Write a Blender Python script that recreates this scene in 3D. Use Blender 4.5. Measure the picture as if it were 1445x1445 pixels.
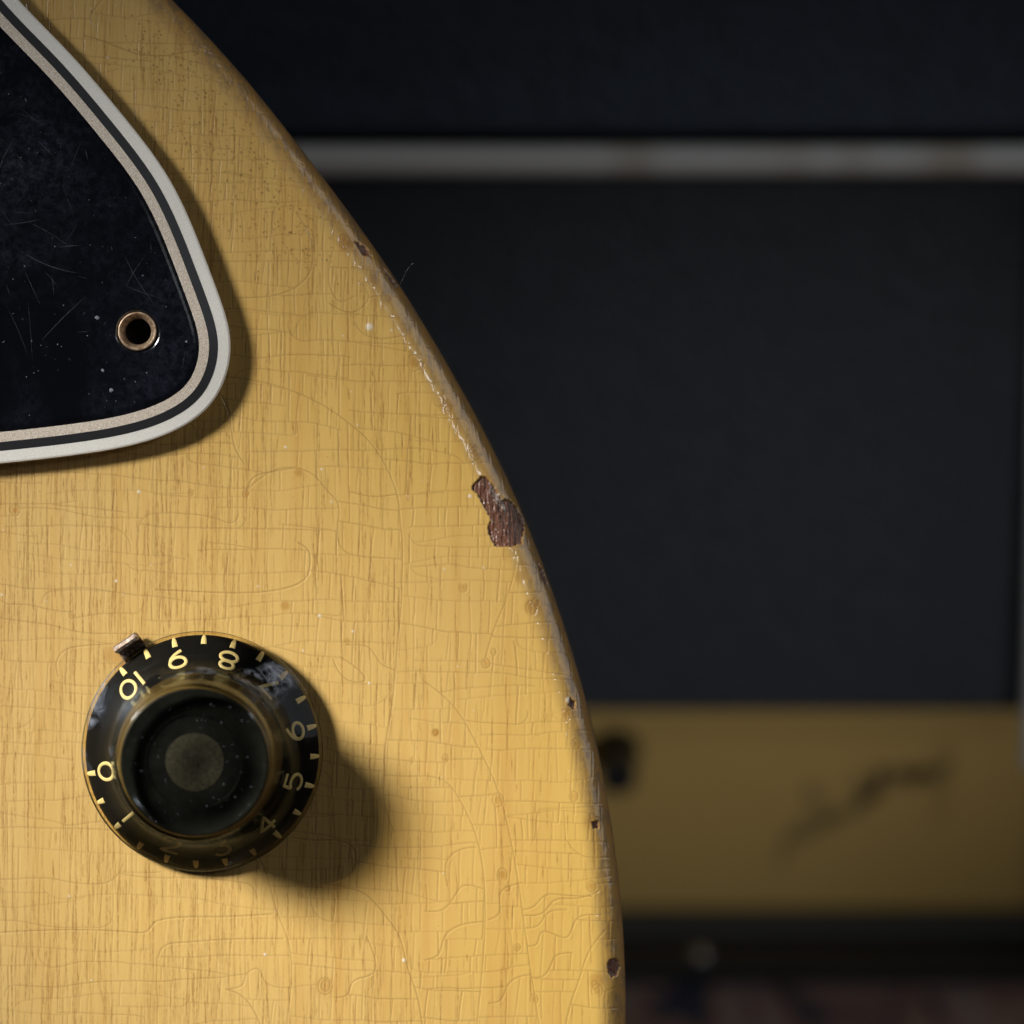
import bpy, bmesh, math, random
import numpy as np
from mathutils import Vector, Matrix

random.seed(7); rng = np.random.default_rng(7)
for o in list(bpy.data.objects): bpy.data.objects.remove(o)
sc = bpy.context.scene
COL = sc.collection

# ------------------------------------------------------------------ camera, world, lights, exposure
MM = 0.001
S = 0.0747 * MM            # metres on the guitar's face for one pixel of the 1445 px photograph
CX = CY = 722.5
D = 0.48                   # camera to guitar face
TH = math.radians(28)      # the guitar leans back by this much against the amplifier
UP = Vector((0, math.sin(TH), math.cos(TH)))     # up along the guitar's face
NO = Vector((0, -math.cos(TH), math.sin(TH)))    # out of the guitar's face
def gw(px, py, h=0.0):     # photograph pixel on the guitar's face (+ height in mm) -> world
    return Vector(((px - CX) * S, 0, 0)) + UP * ((CY - py) * S) + NO * (h * MM)

cam = bpy.data.cameras.new('camera'); camo = bpy.data.objects.new('camera', cam); COL.objects.link(camo)
camo.location = NO * D; camo.rotation_euler = (math.pi / 2 - TH, 0, 0)
cam.sensor_width = 36; cam.lens = 18 / (CX * S / D); cam.clip_start = 0.01; cam.clip_end = 50
cam.dof.use_dof = True; cam.dof.focus_distance = D - 0.002
cam.dof.aperture_fstop = cam.lens / (175 * S / MM)
sc.camera = camo

w = bpy.data.worlds.new('World'); sc.world = w; w.use_nodes = True
bg = w.node_tree.nodes['Background']; bg.inputs[0].default_value = (0.80, 0.88, 1.0, 1); bg.inputs[1].default_value = 0.012

def aim(o, target): o.rotation_euler = (Vector(target) - o.location).to_track_quat('-Z', 'Y').to_euler()
def lamp(name, kind, loc, target, energy, color, **kw):
    l = bpy.data.lights.new(name, kind); o = bpy.data.objects.new(name, l); COL.objects.link(o)
    o.location = loc; aim(o, target); l.energy = energy; l.color = color
    for k, v in kw.items(): setattr(l, k, v)
    return o
def gdir(x, u, n): return Vector((x, 0, 0)) + UP * u + NO * n
tgt = gw(700, 1400)
lamp('key_lamp', 'SPOT', tgt + gdir(-1.0, .62, .88).normalized() * 0.42, tgt, 13.9, (1.0, .97, .92), spot_size=math.radians(21), spot_blend=.5, shadow_soft_size=0.050)
lamp('left_window', 'AREA', gw(300, 900) + gdir(-.78, .42, .24), gw(300, 900), 1.5, (.72, .86, 1.0), shape='RECTANGLE', size=.45, size_y=.7)
lamp('edge_lamp', 'AREA', gw(650, 600) + gdir(.46, .25, .80), gw(650, 600), .44, (.93, .97, 1.0), shape='RECTANGLE', size=.065, size_y=.13)
lamp('right_window', 'AREA', gw(900, 600) + gdir(.80, .34, .14), gw(1000, 700), 1.35, (1.0, .97, .94), shape='RECTANGLE', size=.6, size_y=.7)

tg2 = gw(1240, 1000, -100)
lamp('amp_fill_spot', 'SPOT', tg2 + gdir(.30, -.40, .86), tg2, 6.6, (.88, .95, 1.0), spot_size=math.radians(9), spot_blend=1.0, shadow_soft_size=0.03)  # added fill spot that brightens the amplifier; stands for no known source
sc.view_settings.view_transform = 'Standard'; sc.view_settings.look = 'None'
sc.view_settings.exposure = 0; sc.view_settings.gamma = 1
sc.cycles.use_denoising = True
sc.cycles.max_bounces = 8; sc.cycles.transparent_max_bounces = 12

# ------------------------------------------------------------------ helpers
def mesh_obj(name, verts, faces, mat=None, parent=None, loc=None):
    m = bpy.data.meshes.new(name); m.from_pydata([tuple(v) for v in verts], [], faces); m.update()
    o = bpy.data.objects.new(name, m); COL.objects.link(o)
    if mat: m.materials.append(mat)
    if parent: o.parent = parent
    if loc is not None: o.location = loc
    return o
def empty(name, loc, rot=(0, 0, 0)):
    o = bpy.data.objects.new(name, None); COL.objects.link(o); o.location = loc; o.rotation_euler = rot; o.empty_display_size = .01
    return o
def tag(o, label=None, cat=None, group=None, kind=None):
    for k, v in (('label', label), ('category', cat), ('group', group), ('kind', kind)):
        if v: o[k] = v
def fl(px, py, h=0.0): return ((px - CX) * S, -h * MM, (CY - py) * S)     # guitar-local

class N:
    """small node-material builder"""
    def __init__(s, name):
        s.m = bpy.data.materials.new(name); s.m.use_nodes = True; s.t = s.m.node_tree
        s.b = s.t.nodes['Principled BSDF']; s.out = s.t.nodes['Material Output']
    def n(s, typ, **kw):
        x = s.t.nodes.new('ShaderNode' + typ)
        for k, v in kw.items(): setattr(x, k, v)
        return x
    def put(s, sock, v):
        if v is None: return
        if isinstance(v, bpy.types.NodeSocket): s.t.links.new(v, sock)
        elif isinstance(v, (tuple, list)) and len(v) == 3 and sock.type == 'RGBA': sock.default_value = (*v, 1)
        else: sock.default_value = v
    def set(s, **kw):
        for k, v in kw.items(): s.put(s.b.inputs[k.replace('_', ' ')], v)
        return s
    def coord(s, scale=(1, 1, 1), kind='Object', rot=(0, 0, 0)):
        tc = s.n('TexCoord'); mp = s.n('Mapping'); s.t.links.new(tc.outputs[kind], mp.inputs[0])
        mp.inputs['Scale'].default_value = scale; mp.inputs['Rotation'].default_value = rot
        return mp.outputs[0]
    def noise(s, vec, scale=5, detail=2, rough=.5, dist=0):
        x = s.n('TexNoise'); s.put(x.inputs['Vector'], vec); x.inputs['Scale'].default_value = scale
        x.inputs['Detail'].default_value = detail; x.inputs['Roughness'].default_value = rough; x.inputs['Distortion'].default_value = dist
        return x.outputs[0]
    def ramp(s, f, stops):
        x = s.n('ValToRGB'); s.put(x.inputs[0], f); e = x.color_ramp.elements
        while len(e) < len(stops): e.new(.5)
        for i, (p, c) in enumerate(stops):
            e[i].position = p; e[i].color = (c, c, c, 1) if not isinstance(c, tuple) else (*c, 1)
        return x.outputs[0]
    def mix(s, f, a, b, mode='MIX'):
        x = s.n('Mix', data_type='RGBA', blend_type=mode); s.put(x.inputs[0], f); s.put(x.inputs[6], a); s.put(x.inputs[7], b)
        return x.outputs[2]
    def math(s, op, a, b=None, c=None):
        x = s.n('Math', operation=op); s.put(x.inputs[0], a); s.put(x.inputs[1], b); s.put(x.inputs[2], c)
        return x.outputs[0]
    def bump(s, h, strength=.3, dist=.0001):
        x = s.n('Bump'); x.inputs['Strength'].default_value = strength; x.inputs['Distance'].default_value = dist
        s.put(x.inputs['Height'], h); s.put(s.b.inputs['Normal'], x.outputs[0]); return s

# ------------------------------------------------------------------ plane finder for the amplifier behind
CAMP = NO * D
def ray(px, py): return -NO + Vector(((px - CX) * S / D, 0, 0)) + UP * ((CY - py) * S / D)
def on_y(px, py, y):
    r = ray(px, py); return CAMP + r * ((y - CAMP.y) / r.y)
def on_z(px, py, z):
    r = ray(px, py); return CAMP + r * ((z - CAMP.z) / r.z)
r0 = ray(700, 220); YA = (CAMP + r0 * (.575)).y          # the amplifier's front plane
ZF = on_y(1000, 1388, YA).z                              # floor height

# ------------------------------------------------------------------ carpet
cm = N('carpet_pile')
v = cm.coord((1, 1, 1))
big = cm.noise(v, 70, 2, .5, .6); fine = cm.noise(v, 900, 2, .6)
c = cm.ramp(big, [(.38, (.03, .035, .07)), (.43, (.26, .15, .12)), (.52, (.34, .21, .17)), (.60, (.30, .27, .25)), (.66, (.26, .11, .09))])
cm.set(Base_Color=cm.mix(.5, c, cm.mix(fine, (.02, .02, .02), (.9, .9, .9)), 'MULTIPLY'), Roughness=.95).bump(fine, 1, .002)
xs = np.linspace(-.9, .9, 60); ys = np.linspace(-.75, .75, 50)
vv = [(x, y, ZF + random.uniform(-.0006, 0)) for y in ys for x in xs]
ff = [(j * 60 + i, j * 60 + i + 1, (j + 1) * 60 + i + 1, (j + 1) * 60 + i) for j in range(49) for i in range(59)]
carpet = mesh_obj('carpet', vv, ff, cm.m); tag(carpet, kind='structure')

# ------------------------------------------------------------------ amplifier
amp = empty('amplifier', (0, YA + .10, ZF))
tag(amp, 'black vinyl guitar amplifier with white piping and gold control panel behind the guitar', 'amplifier')
AO = amp.location
def vinyl(name, col, rough):
    a = N(name); v = a.coord((1, 1, 1))
    vo = a.n('TexVoronoi', feature='F1'); a.put(vo.inputs['Vector'], v); vo.inputs['Scale'].default_value = 900
    nz = a.noise(v, 260, 3, .6)
    a.set(Base_Color=a.mix(nz, tuple(x * .6 for x in col), tuple(x * 1.5 for x in col)), Roughness=rough)
    a.bump(a.math('ADD', vo.outputs[0], nz), .55, .0004); return a.m
VIN = vinyl('black_levant_vinyl', (.030, .046, .072), .55)
GRI = vinyl('black_front_vinyl', (.022, .027, .034), .6)
def rbox(name, x0, x1, y0, y1, z0, z1, mat, parent=amp, bev=.002, seg=3, off=AO):
    bm = bmesh.new(); bmesh.ops.create_cube(bm, size=1)
    for q in bm.verts: q.co = Vector((x0 + (q.co.x + .5) * (x1 - x0), y0 + (q.co.y + .5) * (y1 - y0), z0 + (q.co.z + .5) * (z1 - z0))) - off
    bmesh.ops.bevel(bm, geom=bm.edges[:], offset=bev, segments=seg, affect='EDGES', profile=.5)
    m = bpy.data.meshes.new(name); bm.to_mesh(m); bm.free()
    o = bpy.data.objects.new(name, m); COL.objects.link(o); m.materials.append(mat); o.parent = parent
    return o
def tube(name, pts, rad, mat, parent=None, off=Vector((0, 0, 0)), n=10, closed_ends=True):
    P = [Vector(p) - off for p in pts]; V = []; F = []
    rads = rad if isinstance(rad, (list, tuple)) else [rad] * len(P)
    ref = None
    for i, p in enumerate(P):
        t = (P[min(i + 1, len(P) - 1)] - P[max(i - 1, 0)]).normalized()
        if ref is None: ref = t.orthogonal().normalized()
        ref = (ref - t * ref.dot(t)).normalized(); b = t.cross(ref)
        for k in range(n):
            a = 2 * math.pi * k / n; V.append(p + (ref * math.cos(a) + b * math.sin(a)) * rads[i])
    for i in range(len(P) - 1):
        for k in range(n): F.append((i * n + k, i * n + (k + 1) % n, (i + 1) * n + (k + 1) % n, (i + 1) * n + k))
    if closed_ends: F += [tuple(range(n))[::-1], tuple(range((len(P) - 1) * n, len(P) * n))]
    return mesh_obj(name, V, F, mat, parent)
XR = on_y(1545, 600, YA).x                                # right edge of the front
XL = -.26
z_top = on_y(700, -45, YA).z
z_p1 = on_y(700, 197, YA).z; z_p2 = on_y(700, 246, YA).z
z_fb = on_y(1100, 1009, YA).z
REC = .013
z_pb = on_y(1100, 1283, YA + REC).z                       # foot of the gold panel
z_rf = on_y(1100, 1296, YA + REC).z                             # front edge of the bottom rail
DEP = .20
rbox('top_board', XL, XR + .012, YA - .001, YA + DEP, z_p1 + .0002, z_top, VIN, bev=.0028, seg=4)
rbox('front_board', XL, XR - .001, YA + .0004, YA + .010, z_fb, z_p2 + .0008, GRI, bev=.0012)
pm = N('aged_white_piping'); v = pm.coord((1, 1, 1))
st = pm.ramp(pm.noise(pm.coord((1, .1, .1)), 55, 2, .5), [(.54, 0.0), (.66, 1.0)])
pm.set(Base_Color=pm.mix(st, (.60, .59, .57), (.46, .41, .34)), Roughness=.5)
pr = (z_p1 - z_p2) / 2 * .84
tube('piping', [(XL + (XR + .001 - XL) * i / 30, YA - .0010, (z_p1 + z_p2) / 2) for i in range(31)], pr, pm.m, amp, AO, 16)
pa, pb = on_y(1476, 225, YA), on_y(1452, 1052, YA)
tube('piping', [pa.lerp(pb, i / 12) + Vector((0, -.001 - .004 * (i / 12), 0)) for i in range(13)], .0014, pm.m, amp, AO, 12)
rbox('side_board', XR + .0025, XR + .016, YA, YA + DEP, ZF + .001, z_p1 - .0002, VIN, bev=.003)
rbox('side_board', XL - .016, XL - .0005, YA, YA + DEP, ZF + .001, z_top, VIN, bev=.003)
rbox('back_board', XL, XR + .002, YA + DEP - .012, YA + DEP - .001, ZF + .012, z_p1, VIN, bev=.001)
gm = N('gold_panel_paint'); v = gm.coord((1, 1, 1)); nz = gm.noise(gm.coord((6, 1, 60)), 60, 3, .6)
gm.set(Base_Color=gm.mix(nz, (.72, .45, .13), (.80, .52, .165)), Metallic=.1, Roughness=.45)
panel = rbox('control_panel', XL + .001, XR + .002, YA + REC, YA + REC + .002, z_pb, z_fb + .012, gm.m, bev=.0003, seg=1)
lm = N('grey_metal_lip'); lm.set(Base_Color=(.06, .065, .07), Metallic=.2, Roughness=.4)
rbox('chassis_lip', XL + .001, XR + .002, YA + REC - .004, YA + REC + .001, z_pb - .0035, z_pb - .0002, lm.m, bev=.0008)
RAIL = vinyl('black_rail_vinyl', (.010, .011, .014), .55)
rbox('bottom_rail', XL + .0005, XR + .002, YA - .0005, YA + REC + .02, ZF + .0005, z_rf, RAIL, bev=.0016, seg=4)
sm = N('chrome_screw'); sm.set(Base_Color=(.6, .62, .66), Metallic=1.0, Roughness=.22)
q = on_y(988, 1312, YA + .004)
bm = bmesh.new(); bmesh.ops.create_uvsphere(bm, u_segments=14, v_segments=8, radius=.0014)
m = bpy.data.meshes.new('rail_screw'); bm.to_mesh(m); bm.free(); m.materials.append(sm.m)
o = bpy.data.objects.new('rail_screw', m); COL.objects.link(o); o.parent = amp; o.location = Vector((q.x, YA + .004, z_rf)) - AO; o.scale = (1, 1, .5)
# control knob on the gold panel
km = N('black_control_knob'); km.set(Base_Color=(.010, .010, .012), Roughness=.35)
def lathe(name, prof, mat, parent, n=64, axis='y', loc=None, cap=True):
    V = []; F = []
    for (r, h) in prof:
        for k in range(n):
            a = 2 * math.pi * k / n; V.append((r * math.cos(a), -h, r * math.sin(a)))
    L = len(prof)
    for i in range(L - 1):
        for k in range(n): F.append((i * n + k, i * n + (k + 1) % n, (i + 1) * n + (k + 1) % n, (i + 1) * n + k))
    if cap: F.append(tuple(range((L - 1) * n, L * n)))
    return mesh_obj(name, V, F, mat, parent, loc)
kp = on_y(872, 1094, YA + REC - .007)
kn = lathe('control_knob', [(.0034, 0), (.0034, .0015), (.0028, .003), (.0026, .008), (.0022, .0086), (.001, .0087)], km.m, amp, 32, loc=Vector((kp.x, YA + REC, kp.z)) - AO)
nm = N('brushed_cap'); nm.set(Base_Color=(.5, .5, .52), Metallic=1.0, Roughness=.3)
rbox('pointer_line', -.0003, .0003, -.0090, -.0085, .0004, .0024, nm.m, parent=kn, bev=.0001, seg=1, off=Vector((0, 0, 0)))
# worn dark script lettering on the panel: brush strokes
im = N('brown_script_ink'); im.set(Base_Color=(.40, .26, .09), Roughness=.6)
def ribbon_on_panel(name, pts, wid, parent):
    P = [on_y(a, b, YA + REC) for a, b in pts]
    V = []; F = []
    for i, p in enumerate(P):
        t = (P[min(i + 1, len(P) - 1)] - P[max(i - 1, 0)]).normalized(); n = Vector((-t.z, 0, t.x))
        hw = wid * (.35 + .65 * math.sin(math.pi * (i + .5) / len(P)))
        for sgn in (-1, 1): V.append(Vector((p.x, YA + REC - .00015, p.z)) + n * hw * sgn - AO)
    for i in range(len(P) - 1): F.append((2 * i, 2 * i + 1, 2 * i + 3, 2 * i + 2))
    o = mesh_obj(name, V, F, im.m, None); o.parent = parent; return o
def smooth(pts, n=40):
    P = np.array(pts, float); t = np.r_[0, np.cumsum(np.hypot(*np.diff(P, axis=0).T))]
    tt = np.linspace(0, t[-1], n); M = cub(t, P)(tt); return M
def cub(t, P):
    """natural cubic spline through P at parameters t"""
    n = len(t); h = np.diff(t); A = np.eye(n); B = np.zeros((n, P.shape[1]))
    for i in range(1, n - 1):
        A[i, i - 1] = h[i - 1]; A[i, i] = 2 * (h[i - 1] + h[i]); A[i, i + 1] = h[i]
        B[i] = 6 * ((P[i + 1] - P[i]) / h[i] - (P[i] - P[i - 1]) / h[i - 1])
    M = np.linalg.solve(A, B)
    def f(x):
        i = np.clip(np.searchsorted(t, x) - 1, 0, n - 2); d = h[i][:, None]; a = (t[i + 1] - x)[:, None]; b = (x - t[i])[:, None]
        return M[i] * a**3 / (6 * d) + M[i + 1] * b**3 / (6 * d) + (P[i] / d - M[i] * d / 6) * a + (P[i + 1] / d - M[i + 1] * d / 6) * b
    return f
for pts, wd in (([(1098, 1222), (1112, 1185), (1140, 1160), (1180, 1150), (1215, 1135), (1232, 1105), (1262, 1088), (1300, 1090), (1345, 1068)], .0011),
                ([(1140, 1108), (1152, 1128), (1160, 1138)], .0012),
                ([(1216, 1092), (1212, 1120), (1230, 1124), (1242, 1098), (1230, 1080)], .0009),
                ([(1250, 1100), (1262, 1108), (1275, 1092), (1288, 1104), (1300, 1086), (1314, 1100), (1338, 1078)], .0009),
                ([(1110, 1190), (1150, 1172), (1186, 1146)], .0007)):
    ribbon_on_panel('script_stroke', smooth(pts), wd, panel)

# ------------------------------------------------------------------ guitar: outline of the body (pixels)
OUT = [(-240, -960), (-275, -760), (-250, -560), (-175, -395), (-60, -270), (60, -165), (158, -82), (243.6, 0), (318, 78), (400, 177), (470, 269), (544, 372), (590, 444), (652, 550), (710, 661),
       (763, 788), (817, 950), (840, 1039), (860, 1142), (874, 1241), (881.5, 1340), (884, 1445), (878, 1600), (850, 1790), (785, 1990), (680, 2160), (520, 2290), (330, 2345), (100, 2360)]
OUT = np.array(OUT, float)
_t = np.r_[0, np.cumsum(np.hypot(*np.diff(OUT, axis=0).T))]
PO = cub(_t, OUT)(np.linspace(0, _t[-1], 9000))
for _ in range(3):                                     # light smoothing of the traced points
    k = np.ones(181) / 181; pad = np.pad(PO, ((90, 90), (0, 0)), 'reflect', reflect_type='odd')
    PO = np.stack([np.convolve(pad[:, c], k, 'valid') for c in (0, 1)], 1)
R = 46.0
TG = np.gradient(PO, axis=0); TG /= np.linalg.norm(TG, axis=1)[:, None]
NM = np.stack([TG[:, 1], -TG[:, 0]], 1)                # outward (right / up in the picture)
PO_face = PO + (PO - CX) * .006                        # the rim lies deeper than the face
QI = PO_face - NM * R
edge_x = lambda y: np.interp(y, PO_face[:, 1], PO_face[:, 0])

# ------------------------------------------------------------------ lacquer checking: grow a crack network over the face (pixel space)
X0, Y0, WW, HH = -30, -30, 1000, 1520
occ_h = np.zeros((HH, WW), bool); occ_v = np.zeros((HH, WW), bool); occ = np.zeros((HH, WW), bool)
cracks = []                                            # (points, kind)
def stamp(pts, grid):
    for (x0, y0), (x1, y1) in zip(pts[:-1], pts[1:]):
        n = int(max(abs(x1 - x0), abs(y1 - y0)) * 2) + 1
        xs = np.clip((np.linspace(x0, x1, n) - X0).astype(int), 0, WW - 2); ys = np.clip((np.linspace(y0, y1, n) - Y0).astype(int), 0, HH - 2)
        for g in (grid, occ):
            g[ys, xs] = True; g[ys, xs + 1] = True; g[ys + 1, xs] = True
def arc(pts, s=1.0, kind='a', n=None):
    p = smooth(pts, n or max(8, int(len(pts) * 8))); cracks.append((p, kind, s)); stamp(p, occ_h if kind != 'v' else occ_v)
ARCS = [
 [(300, 530), (329, 533), (358, 537), (406, 549.5), (437, 562), (474, 583), (500, 603), (516, 617), (537, 644), (553.6, 677), (562, 704), (565, 733), (568, 766), (568, 808), (566, 860), (562, 902), (557, 964), (551.5, 1008), (545, 1047), (542, 1089), (541, 1124), (547, 1150), (556, 1175)],
 [(600, 962), (620, 977), (639, 995), (659.5, 1024), (676, 1055.5), (700, 1107), (716, 1162), (727, 1217), (737, 1282), (747, 1354), (763, 1460)],
 [(600, 1095), (627, 1102), (651, 1131.5), (668.5, 1169), (680.5, 1217), (685, 1279), (682, 1354), (675, 1429), (672, 1460)],
 [(360, 1200), (366, 1213), (379, 1242), (389, 1280), (402, 1313), (410, 1342), (412, 1377), (407, 1429), (404, 1460)],
 [(456, 1248.5), (487, 1252), (514, 1261), (541, 1288), (563.6, 1321), (576, 1367), (586.5, 1396), (597, 1460)],
 [(412, 1182), (450, 1186), (487, 1189), (499, 1199), (501, 1217), (493, 1234), (478.5, 1242), (456, 1247)],
 [(319, 1396), (339, 1404), (354, 1419), (372, 1460)],
 [(321, 1396), (344, 1387.6), (348, 1375), (366, 1368), (373, 1383), (383, 1391), (410, 1394)],
 [(472, 1408), (491, 1403), (497, 1387.6), (526, 1374), (523, 1333.6), (518, 1322)],
 [(83, 955), (80, 936), (89, 920), (114, 912), (160, 909)],
 [(0, 1316), (189, 1316), (210, 1313), (218, 1302), (228, 1298), (300, 1294), (385, 1290)],
 [(223, 1352), (230, 1337), (259, 1330), (300, 1327), (400, 1325)],
 [(350, 690), (390, 663), (412, 660), (445, 672), (464, 694), (476, 708), (478, 733), (477, 758), (485, 776), (516, 786), (567, 789)],
 [(421, 766), (435, 776), (438, 793), (433, 814), (419, 825), (400, 831), (300, 836), (220, 832)],
 [(730, 785), (721, 827), (702, 877), (686, 926), (684, 934)],
 [(312, 558), (323, 583), (327, 608), (333, 635), (345, 654)],
 [(350, 689), (356, 676), (374, 668), (414, 661)],
 [(855, 1313), (833, 1340), (819, 1378), (805, 1419), (796, 1460)],
 [(738, 1284), (754, 1279), (768, 1265), (792, 1263), (836, 1265)],
 [(740, 1292), (768, 1287), (781, 1272), (812, 1268), (845, 1258)],
 [(742, 1310), (760, 1306), (772, 1290), (800, 1284)],
 [(744, 1335), (757, 1333), (764, 1316), (800, 1323), (812, 1300), (850, 1292)],
 [(751, 1380), (766, 1378), (776, 1366), (784, 1350), (808, 1345)],
 [(600, 1286), (622, 1285), (640, 1268), (651, 1252), (684, 1255)],
 [(600, 1355), (618, 1348), (628, 1322), (650, 1306), (683, 1301)],
 [(690, 1298), (704, 1290), (706, 1262), (737, 1246)],
 [(632, 1250), (633, 1212), (648, 1200), (672, 1196)],
 [(690, 1416), (706, 1412), (716, 1392), (735, 1378), (748, 1376)],
 [(480, 927), (500, 940), (515, 960), (497, 962), (480, 950), (470, 930)],
 [(490, 910), (522, 915), (540, 938), (556, 945)],
 [(495, 694), (520, 700), (560, 698)], [(418, 300), (436, 330), (434, 390), (418, 405), (330, 420)],
 [(470, 355), (468, 410), (480, 425), (500, 418)], [(505, 395), (520, 420), (500, 440), (465, 428)],
 [(500, 455), (512, 470), (540, 478), (580, 470)], [(120, 50), (150, 60), (190, 75), (240, 78), (275, 70)],
 [(130, 35), (128, 22), (140, 5), (150, -12)],
]
for a in ARCS: arc(a, random.uniform(.55, 1.0))
def rings(cx, cy, r, s=.8):
    a = np.linspace(0, random.uniform(4.6, 6.5), 16) + random.uniform(0, 6); q = np.stack([cx + r * np.cos(a) * random.uniform(.8, 1.1), cy + r * np.sin(a) * random.uniform(.9, 1.3)], 1)
    cracks.append((q, 'r', s)); stamp(q, occ_h)
RINGS = [(347, 697, 5), (654, 829, 6), (686, 936, 7), (703, 1129, 8), (810, 1124, 7), (835, 1251, 8), (585, 512, 10), (594, 515, 6), (459, 1392, 11), (460, 1391, 7), (615, 1034, 4), (424, 1263, 4), (629, 1070, 5),
         (709, 1235, 8), (716, 1254, 4), (730, 1337, 5), (754, 1410, 6), (843, 1398, 8), (750, 858, 8), (757, 850, 5), (486, 340, 9), (498, 346, 6), (620, 565, 8), (632, 578, 6), (668, 632, 6), (672, 640, 9), (798, 1010, 7), (814, 1050, 8), (697, 920, 4), (22, 720, 7), (270, 695, 4), (102, 868, 4), (455, 290, 6), (525, 395, 7), (842, 1160, 7), (840, 1390, 5)]
for a in RINGS: rings(*a)
def grow(x, y, ang, maxlen, wander, base, spring, hookp, grid):
    pts = [(x, y)]; L = 0; hook = 0; start_free = 4; om = 0
    while L < maxlen:
        if hook == 0 and L > 30 and random.random() < hookp: hook = random.choice((-1, 1)) * random.uniform(.05, .16)
        if hook: ang += hook
        else:
            om = om * .8 + random.gauss(0, wander); ang += om + (base - ang) * spring
        x += 2 * math.cos(ang); y += 2 * math.sin(ang); L += 2
        ix, iy = int(x - X0), int(y - Y0)
        if not (1 < ix < WW - 2 and 1 < iy < HH - 2): break
        pts.append((x, y))
        if L > start_free and occ[iy, ix]: break
        if x > edge_x(y) + 22: break
        if hook and abs(ang - base) > 1.6: break
    return pts
def both(x, y, base, maxlen, wander, spring, hookp, grid):
    a = grow(x, y, base, maxlen * random.uniform(.4, 1), wander, base, spring, hookp, grid)
    b = grow(x, y, base + math.pi, maxlen * random.uniform(.4, 1), wander, base + math.pi, spring, hookp, grid)
    return b[::-1] + a[1:]
def near_col(x, y, m, grid):
    ix, iy = int(x - X0), int(y - Y0); return grid[max(0, iy - m):iy + m + 1, ix].any()
def near_row(x, y, m, grid):
    ix, iy = int(x - X0), int(y - Y0); return grid[iy, max(0, ix - m):ix + m + 1].any()
for it in range(2600):                                  # long cross-grain cracks
    y = random.uniform(-28, 1485); x = random.uniform(-28, edge_x(y) + 15)
    m = int(random.choice((13, 16, 19, 22, 26, 30)))
    if x > 600: m = int(m * .85)
    if near_col(x, y, m, occ_h): continue
    base = (.035 if x < 420 else .0) + random.gauss(0, .03) + (.06 if 440 < x < 560 else 0)
    p = both(x, y, base, random.choice((90, 180, 320, 500)), .008, .05, .006, occ_h)
    if len(p) > 9: cracks.append((np.array(p), 'h', random.uniform(.35, 1))); stamp(p, occ_h)
for it in range(7000):                                 # short cracks along the grain between them
    y = random.uniform(-28, 1485); x = random.uniform(-28, edge_x(y) + 18)
    m = int(random.choice((6, 9, 13, 18, 24, 31)))
    if x < 430 and y > 600: m += 4
    if near_row(x, y, m, occ_v): continue
    base = math.pi / 2 + .035 + random.gauss(0, .035)
    p = both(x, y, base, random.choice((90, 160, 260)), .006, .08, .003, occ_v)
    if len(p) > 5: cracks.append((np.array(p), 'v', random.uniform(.15, 1) ** 1.3 * (1 if x > 400 or y < 600 else .6))); stamp(p, occ_v)

# ------------------------------------------------------------------ rasters: relief and dirt fields at half-pixel steps
SC = 2; RW, RH = WW * SC, HH * SC
Hgt = np.zeros((RH, RW), np.float32); Lip = np.zeros((RH, RW), np.float32); Dirt = np.zeros((RH, RW), np.float32); Pore = np.zeros((RH, RW), np.float32)
def seg_draw(p0, p1, rad, fn, signed=False):
    ax, ay = (p0[0] - X0) * SC, (p0[1] - Y0) * SC; bx, by = (p1[0] - X0) * SC, (p1[1] - Y0) * SC; r = rad * SC
    x0, x1 = int(max(0, min(ax, bx) - r)), int(min(RW - 1, max(ax, bx) + r)) + 1; y0, y1 = int(max(0, min(ay, by) - r)), int(min(RH - 1, max(ay, by) + r)) + 1
    if x1 <= x0 or y1 <= y0: return
    yy, xx = np.ogrid[y0:y1, x0:x1]; dx, dy = bx - ax, by - ay; l2 = dx * dx + dy * dy + 1e-9
    t = np.clip(((xx - ax) * dx + (yy - ay) * dy) / l2, 0, 1); d2 = ((xx - ax - t * dx)**2 + (yy - ay - t * dy)**2) / SC**2
    if signed:
        sgn = np.sign((xx - ax) * dy - (yy - ay) * dx) * (1 if (dy if abs(dy) > abs(dx) else -dx) > 0 else -1)   # + right of / below the crack
        fn((slice(y0, y1), slice(x0, x1)), d2, sgn)
    else: fn((slice(y0, y1), slice(x0, x1)), d2)
STY = {'a': (.62, .62, .20), 'r': (.5, .55, .24), 'h': (.34, .48, .06), 'v': (.58, .48, .22)}
for pts, kind, s in cracks:
    dep, drt, lip = STY[kind]; pts = np.asarray(pts)
    step = 3 if kind in 'hv' else 1
    if len(pts) > 2 * step: pts = np.r_[pts[:-1:step], pts[-1:]]
    n = len(pts) - 1
    for i in range(n):
        def fn(sl, d2, sg, a=s * random.uniform(.85, 1)):
            d = np.sqrt(d2)
            np.maximum(Hgt[sl], dep * (.3 + .7 * a) * np.exp(-d2 / 1.0), out=Hgt[sl])
            np.maximum(Lip[sl], lip * a * np.where(sg >= 0, np.exp(-(d - 1.9)**2 / np.where(d < 1.9, 1.2, 9.0)), .45 * np.exp(-(d - 1.9)**2 / 9.0)), out=Lip[sl])
            np.maximum(Dirt[sl], drt * (.25 + .75 * a) * np.exp(-d2 / .5), out=Dirt[sl])
        seg_draw(pts[i], pts[i + 1], 7, fn, True)
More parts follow.
